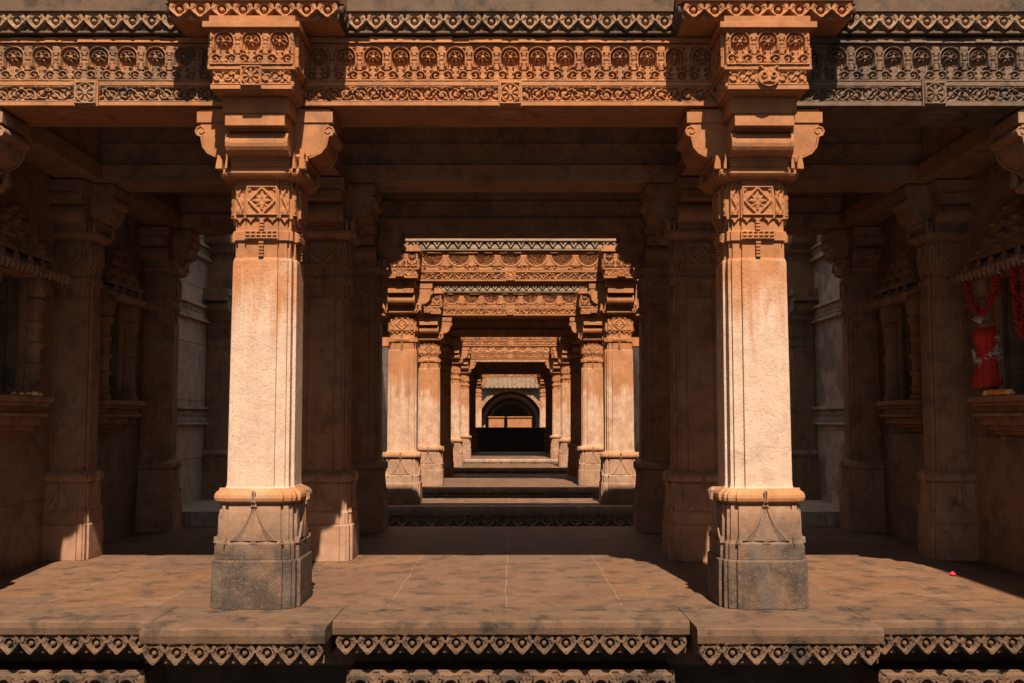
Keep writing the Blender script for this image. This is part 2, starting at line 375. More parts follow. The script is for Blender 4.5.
def make_pillar(name, shaft, foot, carved, hi=1, block=None, torus=None):
    root = empty(name, (0, 0, 0))
    rloft([(0, .237), (.05, .238), (.244, .236), (.253, .231)]).build('plinth', foot, root, .004)
    ped = rloft([(.253, .226), (.336, .225), (.346, .216), (.356, .213), (.50, .210), (.532, .207), (.545, .198)]).build('pedestal', foot, root, .003)
    # ogee leaf on each face
    lf = MB()
    for q in range(4):
        ca, sa = math.cos(q*PI/2), math.sin(q*PI/2); rows = []
        N = 22
        for i in range(N+1):
            t = i/N; z = .352+t*.262; wd = .118*(1-t)**2.3+.006+.006*max(0, 1-abs(t-.95)/.05)
            base = .210-.004*t if z < .538 else .229
            if .53 < z < .548: base = .217
            rr = [(-wd, base-.004), (-wd, base+.014), (-wd+min(.008, wd*.5), base+.016), (-wd*.55, base+.007), (0, base+.020), (wd*.55, base+.007), (wd-min(.008, wd*.5), base+.016), (wd, base+.014), (wd, base-.004)]
            rows.append([(x*ca+y*sa, x*sa-y*ca, z) for x, y in rr])
        n = len(rows[0]); vs = [p for r in rows for p in r]; fs = []
        for i in range(N):
            for j in range(n-1): fs.append((i*n+j, i*n+j+1, (i+1)*n+j+1, (i+1)*n+j))
        fs.append(tuple(reversed(range(n)))); fs.append(tuple(N*n+j for j in range(n)))
        lf.add(vs, fs)
        # small cusps on the ledge
        for cx, hw, hh in ((0, .022, .020), (-.146, .012, .022), (.146, .012, .022)):
            pr = [(cx-hw, .334), (cx+hw, .334), (cx+hw*.5, .350), (cx, .334+hh+.012), (cx-hw*.5, .350)]
            lf.prism(pr, lambda a, b, t: (a*ca+t*sa, a*sa-t*ca, b), .2275, .205)
    lf.build('leaf_carving', foot, ped)
    rloft([(.545, .208), (.550, .219), (.558, .228), (.574, .2325), (.590, .230), (.602, .222), (.612, .208), (.622, .19)]).build('torus_moulding', torus or foot, root, .003)
    rloft([(.620, .188), (.632, .183), (.66, .181), (1.845, .176), (1.862, .172)], *SH).build('shaft', shaft, root, .003)
    neck_m = rloft([(1.862, .166), (1.955, .166), (1.957, .180), (2.008, .180), (2.012, .168), (2.072, .167), (2.078, .179), (2.262, .179), (2.268, .172), (2.285, .172)], *SH); cv = neck_m
    for q in range(4):
        ca, sa = math.cos(q*PI/2), math.sin(q*PI/2); F = lambda a, b, t: (a*ca+t*sa, a*sa-t*ca, b)
        # scalloped teeth under the upper panel
        for x0, x1, yy in ((-.088, .088, .182), (-.146, -.098, .167), (.098, .146, .167)):
            n = 3 if x1-x0 > .1 else 1
            for i in range(n):
                a0 = x0+(x1-x0)*i/n; a1 = x0+(x1-x0)*(i+1)/n; c = (a0+a1)/2
                cv.prism([(a0+.002, 2.080), (c-.008, 2.064), (c, 2.050), (c+.008, 2.064), (a1-.002, 2.080)], F, yy, yy-.02)
        # hanging bead strings
        for z0, z1 in ((1.865, 1.95), (2.012, 2.075)):
            z = z0
            while z < z1-.012:
                cv.prism([(-.013, z), (.013, z), (.013, z+.012), (-.013, z+.012)], F, .186, .16); z += .018
    neck = neck_m.build('necking', carved, root, .0015)
    if hi:
        cell = .0032 if hi == 2 else .005
        def ring(nm, fn, W, H, y, z, xo=0, d=.014):
            for q in range(4):
                if hi == 1 and q == 2: continue
                ca, sa = math.cos(q*PI/2), math.sin(q*PI/2)
                relief(nm, W, H, fn, carved, neck, cell, (xo*ca+y*sa, xo*sa-y*ca, z), q*PI/2, d, back=.003)
        ring('diamond_carving', p_diamond, .172, .165, .1795, 2.088)
        ring('pierced_band', p_holes, .176, .044, .1805, 1.960, d=.010)
        for xo in (-.122, .122): ring('sprig_carving', p_sprig, .046, .15, .1650, 2.092, xo)
    # capital
    ab = MB(); ab.loft([redent(a, z, .7, .07) for z, a in [(2.282, .175), (2.290, .205), (2.300, .228), (2.312, .236), (2.332, .236), (2.338, .226)]])
    ab.loft([redent(a, z, .72, .06) for z, a in [(2.336, .216), (2.352, .203), (2.372, .200), (2.395, .214), (2.412, .222), (2.420, .215), (2.45, .18), (2.69, .17)]])
    for sx in (-1, 1):   # horned corner leaves
        for sy in (-1, 1):
            for (u0, u1, y0) in ((.172, .188, .236), (.206, .238, .232)):
                pr = [(u0, 2.335), (u1+.004, 2.335), (u1+.002, 2.36), (u1-.004, 2.395), (u1-.002, 2.425), ((u0+u1)/2, 2.412), (u0+.002, 2.38)]
                ab.prism(pr, lambda a, b, t: (sx*a, sy*t, b), y0, y0-.05)
    cap = ab.build('capital', carved, root, .0025)
    for q in range(4):
        front = q % 2 == 0; ca, sa = math.cos(q*PI/2), math.sin(q*PI/2); m = MB()
        pr = arm_profile_front() if front else arm_profile_side(); hw = .157 if front else .150
        F = lambda a, b, t: (t*ca+a*sa, t*sa-a*ca, b)
        m.prism(pr, F, -hw, hw)
        if front:
            m.prism([(.1, 2.604), (.352, 2.604), (.352, 2.688), (.1, 2.688)], F, -.176, .176)
            for sg in (-1, 1):   # rolled end rims
                ring = [(.262+.066*math.cos(t), 2.458+.066*math.sin(t)) for t in np.linspace(0, 2*PI, 18, endpoint=False)]
                m.prism(ring, F, *sorted((sg*.166, sg*.145)))
        else:
            # raised border following the volute, both faces
            pts = [(.245, 2.415), (.275, 2.425), (.31, 2.442), (.336, 2.475), (.345, 2.515), (.35, 2.545)]
            pts += [(.350+r*math.cos(t), 2.565+r*math.sin(t)) for t, r in ((-1.6, .030), (-.8, .030), (0, .030), (.8, .028), (1.6, .026), (2.4, .022), (3.3, .018), (4.2, .014), (5.2, .010), (6.3, .006))]
            for t0 in (-.151, .151): m.tube([F(a, b, t0) for a, b in pts], .0055, 6)
            m.prism([(.1, 2.612), (.372, 2.612), (.372, 2.672), (.1, 2.672)], F, -.158, .158)
        m.build('bracket_arm', carved, cap, .002)
    if block:
        ib = MB().box(-.195, .195, -.435, 0, 2.690, 2.705)
        ib.box(-.212, .212, -.452, .0, 2.700, 2.722).box(-.203, .203, -.437, 0, 2.72, 2.805).box(-.228, .228, -.458, 0, 2.803, 2.826)
        ib.box(-.220, .220, -.430, 0, 2.826, 3.008).box(-.232, .232, -.462, 0, 3.006, 3.02).box(-.252, .252, -.485, 0, 3.018, 3.05).box(-.225, .225, -.46, 0, 3.05, 3.09)
        b = ib.build('impost_block', carved, root, .002)
        c = .0026 if hi == 2 else .006
        relief('niche_carving', .436, .182, lambda X, Z, W, H: p_niche(X, Z, W, H, .145), carved, b, c, (0, -.432, 2.825), 0, .036)
        for sx in (-1, 1):
            relief('niche_carving', .40, .182, lambda X, Z, W, H: p_niche(X, Z, W, H, .134), carved, b, c, (sx*.214, -.222, 2.825), sx*PI/2, .026)
            relief('scroll_carving', .15, .082, lambda X, Z, W, H: p_scroll(X, Z, W, H, .10), carved, b, c, (sx*.127, -.437, 2.722), 0, .018)
            relief('scroll_carving', .40, .082, p_scroll, carved, b, c, (sx*.203, -.225, 2.722), sx*PI/2, .016)
        if block == 'mask': relief('lion_mask_carving', .13, .112, p_mask, carved, b, c, (0, -.446, 2.708), 0, .034)
        else:
            MB().box(-.055, .055, -.456, -.43, 2.706, 2.826).build('flower_panel', carved, b)
            relief('flower_carving', .108, .108, p_flower, carved, b, c, (0, -.456, 2.712), 0, .018)
    return root

PX = 1.35; SX = 3.09; WX = 3.28; R1, R2, R3 = 5.51, 7.25, 8.99
def place(o, x, y, z, label, name=None, cat='pillar', group=None, rz=0):
    o.location = (x, y, z); o.rotation_euler = (0, 0, rz)
    if name: o.name = name
    return tag(o, label, cat, group)

pl = make_pillar('stone_pillar', M['shaft'], M['foot'], M['carved'], 2, 'flower', M['torus'])
place(pl, -PX, R1, 0, 'tall sunlit carved sandstone pillar with pale shaft, front left, flower panel above its capital')
pr_ = make_pillar('stone_pillar', M['shaft'], M['foot'], M['carved'], 2, 'mask', M['torus'])
place(pr_, PX-.01, R1, 0, 'tall sunlit carved sandstone pillar with pale shaft, front right, lion mask above its capital')
inner = make_pillar('stone_pillar', M['inner'], M['foot_warm'], M['inner'], 1, None)
place(inner, -PX, R2, 0, 'brown stone pillar just behind the front left pillar, sun patch on its base')
place(copy_tree(inner), PX, R2, 0, 'brown stone pillar just behind the front right pillar, thin strip of sun on its base')
place(copy_tree(inner), -PX, R3, 0, 'dark shaded pillar in the back row, left side of the central passage')
place(copy_tree(inner), PX, R3, 0, 'dark shaded pillar in the back row, right side of the central passage')
place(copy_tree(inner), -SX, R2, 0, 'wall pillar on the left side wall with a sun patch across its base', 'wall_pillar')
place(copy_tree(inner), SX, R2, 0, 'shaded wall pillar beside the red garland on the right side wall', 'wall_pillar')
place(copy_tree(inner), -SX, R3, 0, 'dark wall pillar at the far end of the left side wall, past the second niche', 'wall_pillar')
place(copy_tree(inner), SX, R3, 0, 'dark wall pillar at the far end of the right side wall, past the second niche', 'wall_pillar')
place(copy_tree(inner), -3.16, R1, 0, 'front wall pillar at left frame edge, only its bracket tip showing', 'wall_pillar')
place(copy_tree(inner), 3.16, R1, 0, 'front wall pillar at right frame edge, only its bracket tip showing', 'wall_pillar')

for o in COL.objects:
    if o.name.startswith('wall_pillar') and o.location.y > 6: o.scale = (.8, .8, 1); o.location.x = math.copysign(3.17, o.location.x)
far = make_pillar('stone_pillar', stone('far_shaft', (.66, .29, .13), (.86, .58, .42), grey_amt=.12, pale_amt=.4, zpale=(.5, .64, 1.30, 1.5), bump=.4), M['foot_warm'], M['carved'], 1, 'flower', M['torus'])
FZ = -.045
PAV = [(12.49, FZ, 'second pavilion'), (16.55, -.095, 'third pavilion'), (23.3, -.11, 'fourth pavilion'), (28.1, -.11, 'fifth pavilion'), (40.3, -.11, 'last pavilion')]
first = True
SZ = {'second pavilion': 1.018, 'third pavilion': 1.033}
for (y, z, nm) in PAV:
    for sx, sn in ((-1, 'left'), (1, 'right')):
        o = far if first else copy_tree(far); first = False
        place(o, sx*PX, y, z, f'sunlit carved pillar at the {sn} of the {nm} opening down the passage').scale = (1, 1, SZ.get(nm, 1.035))
for sx, sn in ((-1, 'left'), (1, 'right')):
    place(copy_tree(inner), sx*PX, 19.5, -.095, f'shaded back pillar of the third pavilion on the {sn} of the passage')

for sx, sn in ((-1, 'left'), (1, 'right')):
    place(copy_tree(inner), sx*PX, 33.4, -.11, f'shaded back pillar of the fifth pavilion on the {sn} of the passage')
# ------------------------------------------------------------------ lintels with friezes
def lintel(x0, x1, yf, z, mat, label, sq=True, lotus=False, cell=.0028, depth=.40, med=True, mat2=None, sqx=0):
    L = x1-x0; cx = (x0+x1)/2
    r = empty('carved_lintel', (cx, yf, z)); tag(r, label, 'lintel')
    b = MB().box(-L/2, L/2, .045, depth, 2.700, 3.10).box(-L/2, L/2, .0, .05, 2.700, 2.722).box(-L/2, L/2, .0, .05, 2.812, 2.836).box(-L/2, L/2, .005, .05, 3.035, 3.048)
    b.build('beam', mat, r, .003)
    m = MB(); n = max(4, int(L/.09)); rr = random.Random(int(abs(x0*100)+yf*10))
    for i in range(n):
        a = -L/2+L*i/n; c = -L/2+L*(i+1)/n; d = rr.uniform(-.006, .006)
        m.add([(a, -.012+d, 3.052), (c, -.012+d, 3.052), (c, .05, 3.052), (a, .05, 3.052), (a, -.006+d, 3.082+rr.uniform(-.004, .004)), (c, -.006+d, 3.082+rr.uniform(-.004, .004)), (c, .05, 3.095), (a, .05, 3.095)],
              [(0,3,2,1),(4,5,6,7),(0,1,5,4),(1,2,6,5),(2,3,7,6),(3,0,4,7)])
    m.build('moulding', mat, r)
    if lotus: relief('lotus_frieze', L, .200, p_lotus, mat2 or mat, r, cell, (0, .045, 2.836), 0, .048)
    else: relief('niche_frieze', L, .200, p_niche, mat2 or mat, r, cell, (0, .045, 2.836), 0, .050)
    relief('scroll_frieze', L, .092, p_scroll, mat2 or mat, r, cell, (0, .036, 2.721), 0, .036)
    if sq:
        MB().box(sqx-.066, sqx+.066, -.012, .035, 2.694, 2.836).build('flower_panel', mat, r, .002)
        relief('flower_carving', .118, .126, p_flower, mat2 or mat, r, cell, (sqx, -.012, 2.702), 0, .018)
    if med:
        md = MB()
        for R_, h in ((.165, .006), (.15, .016), (.11, .008), (.09, .022), (.055, .012), (.035, .03)):
            md.lathe(0, depth/2+.01, [(R_*1.0, 2.702), (R_, 2.70-h*.6), (R_*.93, 2.70-h)], 32)
        md.build('soffit_medallion', mat, r)
    return r
YF = 5.335
lintel(-PX+.215, PX-.22, YF, 0, M['carved'], 'orange carved stone lintel with niche frieze spanning between the two front pillars')
lintel(-WX, -PX-.215, YF, 0, M['carved'], 'carved stone lintel with niche frieze left of the front left pillar', sqx=.10, mat2=M['dull'])
lintel(PX+.21, WX, YF, 0, M['weath'], 'greyed weathered carved lintel with niche frieze right of the front right pillar', sqx=-.10)

# cornices above
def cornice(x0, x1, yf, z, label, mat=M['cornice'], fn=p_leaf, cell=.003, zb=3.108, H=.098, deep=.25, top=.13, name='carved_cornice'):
    L = x1-x0; r = empty(name, ((x0+x1)/2, yf, z)); tag(r, label, 'cornice')
    b = MB().box(-L/2, L/2, .045, deep, zb-.012, zb+H).box(-L/2, L/2, -.012, deep, zb+H, zb+H+top).box(-L/2, L/2, .015, deep, zb-.014, zb)
    b.build('cornice_slab', mat, r, .004)
    relief('leaf_carving', L, H, fn, M['leaf'] if mat is M['cornice'] else mat, r, cell, (0, .045, zb), 0, .05)
    return r
YC = 5.285
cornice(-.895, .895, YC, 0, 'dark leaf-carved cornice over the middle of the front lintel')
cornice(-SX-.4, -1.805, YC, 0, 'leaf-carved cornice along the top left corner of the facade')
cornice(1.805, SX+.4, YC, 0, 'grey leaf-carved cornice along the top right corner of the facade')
for sx, sn in ((-1, 'left'), (1, 'right')):
    r = empty('cornice_block', (sx*PX, 5.065, 0)); tag(r, f'projecting leaf-carved cornice block above the front {sn} pillar', 'cornice')
    m = MB().box(-.44, .44, .045, .45, 3.088, 3.175).box(-.452, .452, -.01, .45, 3.175, 3.32)
    # sloping soffit
    m.add([(-.44, .04, 3.090), (.44, .04, 3.090), (.30, .33, 3.05+.042), (-.30, .33, 3.092), (-.44, .04, 3.10), (.44, .04, 3.10), (.44, .44, 3.10), (-.44, .44, 3.10)],
          [(0,3,2,1),(4,5,6,7),(0,1,5,4),(1,2,6,5),(2,3,7,6),(3,0,4,7)])
    m.build('cornice_slab', M['carved'], r, .003)
    relief('leaf_carving', .89, .09, p_leaf, M['carved'], r, .003, (0, .045, 3.086), 0, .048)
    for s in (-1, 1): relief('leaf_carving', .30, .09, p_leaf, M['cornice'], r, .004, (s*.44, .17, 3.086), s*PI/2, .03)

# ------------------------------------------------------------------ inner beams
def beam(x0, x1, y0, y1, label, z=0, name='stone_beam', mat=None):
    w_ = min(x1-x0, y1-y0); cx, cy = (x0+x1)/2, (y0+y1)/2; hx, hy = (x1-x0)/2, (y1-y0)/2
    m = MB(); 
    if x1-x0 > y1-y0: m.box(-hx, hx, -hy, hy, 2.70, 2.822).box(-hx, hx, -hy+.035, hy-.035, 2.82, 3.105).box(-hx, hx, -hy+.022, hy-.022, 2.96, 2.985)
    else: m.box(-hx, hx, -hy, hy, 2.70, 2.822).box(-hx+.035, hx-.035, -hy, hy, 2.82, 3.105)
    o = m.build(name, mat or M['inner'], None, .004); o.location = (cx, cy, z); return tag(o, label, 'beam')
for yy, rn in ((R2, 'second'), (R3, 'third')):
    beam(-PX, PX, yy-.18, yy+.18, f'plain brown stone beam across the middle over the {rn} row of pillars', -.035 if rn == 'third' else 0)
    beam(-SX-.2, -PX, yy-.18, yy+.18, f'plain stone beam over the {rn} row, left bay')
    beam(PX, SX+.2, yy-.18, yy+.18, f'plain stone beam over the {rn} row, right bay')
for x, xn in ((-SX, 'along the left side wall'), (-PX, 'over the left inner pillars'), (PX, 'over the right inner pillars'), (SX, 'along the right side wall')):
    beam(x-.15, x+.15, 5.74, R2-.18, f'lengthwise stone ceiling beam {xn}, front bay')
    beam(x-.15, x+.15, R2+.18, R3-.18, f'lengthwise stone ceiling beam {xn}, rear bay')

# ceilings / roofs (structure)
def roof(y0, y1, z, ztop, x=3.5):
    m = MB().box(-x, x, y0, y1, z+3.10, z+3.32).box(-x, x, y0+.12, y1-.02, z+3.32, ztop)
    return struct(m.build('ceiling', M['inner']))
roof(5.46, 9.33, 0, 4.08)
for sx, nm in ((-1, 'left'), (1, 'right')):
    a, b = sorted((sx*2.45, sx*3.9)); struct(MB().box(a, b, 8.8, 9.33, 4.08, 6.9).build(f'wall_{nm}_upper', M['wall']))  # unseen slabs added above the roof to keep sun off the shaft walls
# ------------------------------------------------------------------ floor and its carved front edge
fl = MB().box(-3.5, 3.5, 5.36, 9.32, -.30, 0)
struct(fl.build('floor', M['floor']))
st = MB().box(-3.6, 3.6, 5.40, 9.2, -3.6, -.30); struct(st.build('wall_front_lower', M['dark']))
def edge(x0, x1, yf, label, yb=5.36, z=0, th=.066, H=.104, cell=.003, mat=M['edge'], T=.108, name='floor_edge_slab'):
    L = x1-x0; r = empty(name, ((x0+x1)/2, yf, z)); tag(r, label, 'ledge')
    D = yb-yf
    # slightly chipped edge slab
    n = max(6, int(L/.05)); rr = random.Random(int((x0+9)*31)); ch = [rr.gauss(0, .0035) for _ in range(n+1)]; cz = [min(0, rr.gauss(-.002, .003)) for _ in range(n+1)]
    vs = []
    for i in range(n+1):
        x = -L/2+L*i/n; vs += [(x, .006+ch[i], -th), (x, ch[i], -th*.5), (x, .004+ch[i], -.006+cz[i]), (x, .016, 0), (x, D, 0), (x, D, -th)]
    fs = [(i*6+j, (i+1)*6+j, (i+1)*6+(j+1) % 6, i*6+(j+1) % 6) for i in range(n) for j in range(6)]
    fs += [tuple(reversed(range(6))), tuple(n*6+j for j in range(6))]
    m = MB(); m.add(vs, fs); m.build('slab', mat, r)
    MB().box(-L/2+.01, L/2-.01, .05, D, -th-.012, -th).box(-L/2+.01, L/2-.01, .085, D, -th-H*.90, -th-.01).build('backing', mat, r)
    relief('leaf_carving', L-.02, H, lambda X, Z, W, H: p_leaf(X, Z, W, H, T), mat, r, cell, (0, .064, -th-H+.002), 0, .056, mask=lambda X, Z, W, H: m_leaf(X, Z, W, H, T))
    return r, m
edge(-3.5, -1.765, 4.985, 'worn floor edge slab with hanging leaf carving at the bottom left')
edge(-.875, .880, 4.985, 'long worn floor edge slab with hanging leaf carving between the two front pillars')
edge(1.775, 3.5, 4.985, 'worn floor edge slab with hanging leaf carving at the bottom right')
for sx, x0, x1 in (('left', -1.760, -.880), ('right', .885, 1.770)):
    r, _ = edge(x0, x1, 4.81, f'projecting stone ledge block with leaf carving beneath the front {sx} pillar', th=.072, H=.108)
# lower cornice at the bottom of the frame
def lower(x0, x1, yf, label):
    L = x1-x0; r = empty('lower_cornice', ((x0+x1)/2, yf+.03, -.262)); tag(r, label, 'ledge')
    MB().box(-L/2, L/2, .06, .5, -.30, -.02).build('backing', M['edge'], r)
    relief('leaf_carving', L, .16, lambda X, Z, W, H: np.where(Z > .90*H, .1, 1)*p_leaf(X, Z, W, H, .155), M['edge'], r, .004, (0, .06, -.158), 0, .055)
lower(-3.5, -1.83, 5.0, 'lower leaf-carved cornice just showing at the bottom left frame edge')
lower(-.82, .82, 5.0, 'lower leaf-carved cornice just showing at the bottom middle of the frame')
lower(1.84, 3.5, 5.0, 'lower leaf-carved cornice just showing at the bottom right frame edge')

# ------------------------------------------------------------------ side walls, with recessed niches
NICH = [(6.40, .25), (8.14, .22)]; Z0, Z1 = 1.14, 1.93
for sx, nm in ((-1, 'left'), (1, 'right')):
    def bx(m, y0, y1, z0, z1, d0=0, d1=.7):
        a, b = sorted((sx*(WX+d0), sx*(WX+d1))); m.box(a, b, y0, y1, z0, z1)
    m = MB(); y = 5.2
    for yc, hw in NICH:
        bx(m, y, yc-hw, 0-.3, 5.2); bx(m, yc-hw, yc+hw, -.3, Z0); bx(m, yc-hw, yc+hw, Z1, 5.2); bx(m, yc-hw, yc+hw, Z0, Z1, .34, .7); y = yc+hw
    bx(m, y, 9.34, -.3, 5.2); bx(m, -4, 5.2, -3.6, 5.3, .05)
    struct(m.build(f'wall_{nm}', M['wall']))
    g = MB(); bx(g, 9.34, 46, -3.6, 5.2, .02); struct(g.build(f'wall_{nm}_rear', M['greywall']))
    for zz, hh, i in ((2.05, .12, 1), (.96, .13, 3), (2.72, .10, 5)):
        t = MB(); a, b = sorted((sx*(WX+.03), sx*(WX-.025))); t.box(a, b, 9.35, 12.3, zz-.03, zz).box(a, b, 9.35, 12.3, zz+hh, zz+hh+.03)
        t = struct(t.build(f'trim_{i+(sx > 0)}', M['greywall'], None, .004))
        relief('band_carving', 2.95, hh, lambda X, Z, W, H: p_chev(X, Z, W, H, .09), M['greywall'], t, .008, (sx*(WX+.02), 10.825, zz), sx*-PI/2 if sx > 0 else PI/2, .03)
    ld = MB(); a, b = sorted((sx*(WX+.1), sx*2.72)); ld.box(a, b, 9.36, 12.2, -.3, .13).box(a, b, 9.36, 12.2, -3.6, -.3)
    struct(ld.build(f'trim_{7+(sx > 0)}', M['greywall'], None, .006))
    # tall half-pillar on the shaft wall with doubled capital
    o = copy_tree(inner); place(o, sx*3.20, 10.95, .13, f'grey wall pillar in the open shaft beyond, seen past the front {nm} pillar', 'wall_pillar'); o.scale = (1, 1, .84)
    def setmat(ob):
        if ob.type == 'MESH': ob.data = ob.data.copy(); ob.data.materials[0] = M['greypil']
        for c in ob.children: setmat(c)
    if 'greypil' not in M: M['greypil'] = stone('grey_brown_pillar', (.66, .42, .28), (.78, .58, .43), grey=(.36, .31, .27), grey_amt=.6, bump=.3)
    setmat(o)
    for ch in list(o.children):
        if ch.name.startswith('necking') or ch.name.startswith('capital'):
            c = copy_tree(ch, o); c.location.z = .88
    MB().box(-.2, .2, -.2, .2, 2.66, 3.05).build('impost_block', M['greypil'], o, .005)

def niche(sx, yc, hw, label):
    r = empty('wall_niche', (sx*WX, yc, 0), 0 if sx < 0 else PI); tag(r, label, 'niche')
    # local: +x points out of the wall for both sides, y along the wall
    m = MB()
    for z0, z1, d, e in ((1.10, 1.14, .17, .15), (1.075, 1.10, .15, .13), (1.03, 1.075, .12, .11), (1.005, 1.03, .15, .13), (.95, 1.005, .11, .10), (.915, .95, .07, .08), (.89, .915, .04, .05)):
        m.box(-.01, d, -hw-e, hw+e, z0, z1)
    m.build('shelf', M['inner'], r, .006)
    for s in (-1, 1):
        c = MB(); cy = s*(hw+.055); pr = []
        for z, q in ((1.14, .062), (1.18, .062), (1.185, .045), (1.22, .05), (1.235, .06), (1.25, .046), (1.33, .042), (1.34, .056), (1.36, .056), (1.37, .042), (1.46, .042), (1.475, .058), (1.50, .058), (1.51, .042), (1.60, .042), (1.615, .055), (1.635, .055), (1.65, .043), (1.73, .045), (1.75, .06), (1.79, .066), (1.81, .05), (1.85, .072), (1.90, .075), (1.93, .075)):
            pr.append([(x*q+.055, y*q+cy, z) for x, y in ((-1, -.5), (-.5, -1), (.5, -1), (1, -.5), (1, .5), (.5, 1), (-.5, 1), (-1, .5))])
        c.loft(pr); c.build('colonette', M['inner'], r, .002)
        c = MB().box(-.01, .03, cy-.09, cy+.09, 1.14, 1.93); c.build('jamb', M['inner'], r, .003)
    k = MB(); W_ = hw+.19
    k.box(-.01, .12, -W_+.04, W_-.04, 1.93, 1.975)
    k.loft([[(-.01, -W_, 1.99), (.215, -W_-.03, 1.955), (.215, -W_-.03, 1.972), (-.01, -W_, 2.06)], [(-.01, W_, 1.99), (.215, W_+.03, 1.955), (.215, W_+.03, 1.972), (-.01, W_, 2.06)]])
    for i in range(15):
        t = -W_+2*W_*i/14; k.lathe(.205, t, [(.004, 1.915), (.016, 1.935), (.019, 1.962), (.010, 1.985)], 6)
    k.loft([[(.03, -W_, 2.035), (.13, -W_-.02, 2.005), (.13, -W_-.02, 2.03), (.03, -W_, 2.07)], [(.03, W_, 2.035), (.13, W_+.02, 2.005), (.13, W_+.02, 2.03), (.03, W_, 2.07)]])
    for i in range(5):
        t = -W_*.8+i*W_*.4; k.lathe(.16, t, [(.022, 1.96), (.03, 1.99), (.018, 2.005), (.026, 2.02), (.004, 2.05)], 8)
    for i in range(4):
        z = 2.06+.085*i; ww = W_*(.92-.2*i); k.box(-.01, .13-.025*i, -ww, ww, z, z+.03).box(-.01, .095-.022*i, -ww*.9, ww*.9, z+.03, z+.085)
        for j in range(3 if i < 3 else 1):
            yy = (j-1)*ww*.62 if i < 3 else 0; k.lathe(.09-.02*i, yy, [(.035, z+.03), (.05, z+.05), (.03, z+.075), (.012, z+.09)], 8)
    k.build('canopy', M['inner'], r, .003)
    # inner frame of the recess and a worn relief figure at the back
    f = MB(); f.lathe(-.26, 0, [(.09, 1.141), (.10, 1.19), (.07, 1.22), (.085, 1.33), (.06, 1.42), (.075, 1.52), (.04, 1.57), (.055, 1.62), (.05, 1.67), (.012, 1.73)], 14)
    f.build('idol', M['dark'], r, 0, True)
    return r
for sx, nm in ((-1, 'left'), (1, 'right')):
    niche(sx, *NICH[0], f'carved stone wall niche with a shelf of marigolds, nearest on the {nm} wall')
    niche(sx, *NICH[1], f'dark carved stone wall niche between the two wall pillars on the {nm}')

# offerings
ORD = ('first', 'second', 'third', 'fourth', 'fifth', 'sixth')
def marigold(x, y, z, r_, mat, label, group):
    m = MB()
    for i, (zz, rr, nn_) in enumerate(((.0, 1., 11), (.35, .85, 9), (.62, .55, 7))):
        for k in range(nn_):
            a = 2*PI*k/nn_+i*.4; m.ball((r_*rr*.72*math.cos(a), r_*rr*.72*math.sin(a), r_*(.42+zz)), r_*.30, 4, 6, (1, 1, .8))
    m.ball((0, 0, r_*.55), r_*.75, 6, 10, (1, 1, .75))
    o = m.build('marigold', mat, None, 0, True); o.location = (x, y, z); return tag(o, label, 'flower', group)
for i, (y, dx, r_, mt) in enumerate(((6.58, .11, .021, 'mari'), (6.64, .12, .024, 'marip'), (6.695, .10, .023, 'mari'), (6.745, .11, .019, 'marip'), (6.47, .12, .018, 'mari'), (6.41, .10, .018, 'mari'))):
    marigold(-WX+dx+.03, y-.09, Z0, r_, M[mt], f'small {"pale " if mt == "marip" else ""}orange marigold on the left niche shelf, {ORD[[3, 2, 1, 0, 4, 5][i]]} from the wall pillar', 'marigolds on the left niche shelf')
for i, (y, dx, r_, mt) in enumerate(((6.70, .13, .026, 'marip'), (6.64, .12, .029, 'mari'), (6.575, .125, .022, 'mari'), (6.52, .13, .030, 'mari'), (6.455, .12, .026, 'mari'), (6.39, .13, .026, 'marip'))):
    marigold(WX-dx-.02, y-.15, Z0, r_*1.1, M[mt], f'{"pale " if mt == "marip" else ""}orange marigold on the right niche shelf, {ORD[i]} from the wall pillar', 'marigolds on the right niche shelf')
def garland(pts, label, r_=.022):
    P3 = [Vector(p) for p in pts]; m = MB()
    dense = []
    for a, b in zip(P3[:-1], P3[1:]):
        n = max(1, int((b-a).length/.012))
        for i in range(n): dense.append(a.lerp(b, i/n))
    for p in dense:
        for _ in range(4): m.ball(p+Vector((random.uniform(-.8, .8), random.uniform(-.8, .8), random.uniform(-.5, .5)))*r_, r_*random.uniform(.35, .6), 4, 6)
    root = empty('flower_garland', P3[0]); tag(root, label, 'garland')
    o = m.build('petal_string', M['garl'], root, 0, True); o.location = -P3[0]
    t = MB()
    for e in (P3[0], P3[-1]):
        for _ in range(16):
            d = Vector((random.uniform(-.5, .3), random.uniform(-1, 1), random.uniform(-.2, 1))).normalized()*random.uniform(.03, .075)
            t.tube([e, e+d*.5+Vector((0, 0, .008)), e+d], [.004, .003, .0015], 5)
    o = t.build('tinsel_tie', M['tinsel'], root); o.location = -P3[0]
    o['label'] = 'white tinsel ties'; o['kind'] = 'stuff'
    return root
gx = WX-.16
garland([(gx, 6.78, 1.95), (gx, 6.73, 1.84), (gx, 6.66, 1.74), (gx, 6.56, 1.675), (gx, 6.47, 1.72), (gx, 6.38, 1.81), (gx, 6.32, 1.92)], 'red flower garland hanging in a V from the right niche canopy')
garland([(gx, 6.12, 1.93), (gx, 6.115, 1.80), (gx, 6.10, 1.66), (gx, 6.06, 1.50), (gx, 6.0, 1.66), (gx, 5.98, 1.93)], 'second red garland at the right frame edge, partly cut off')
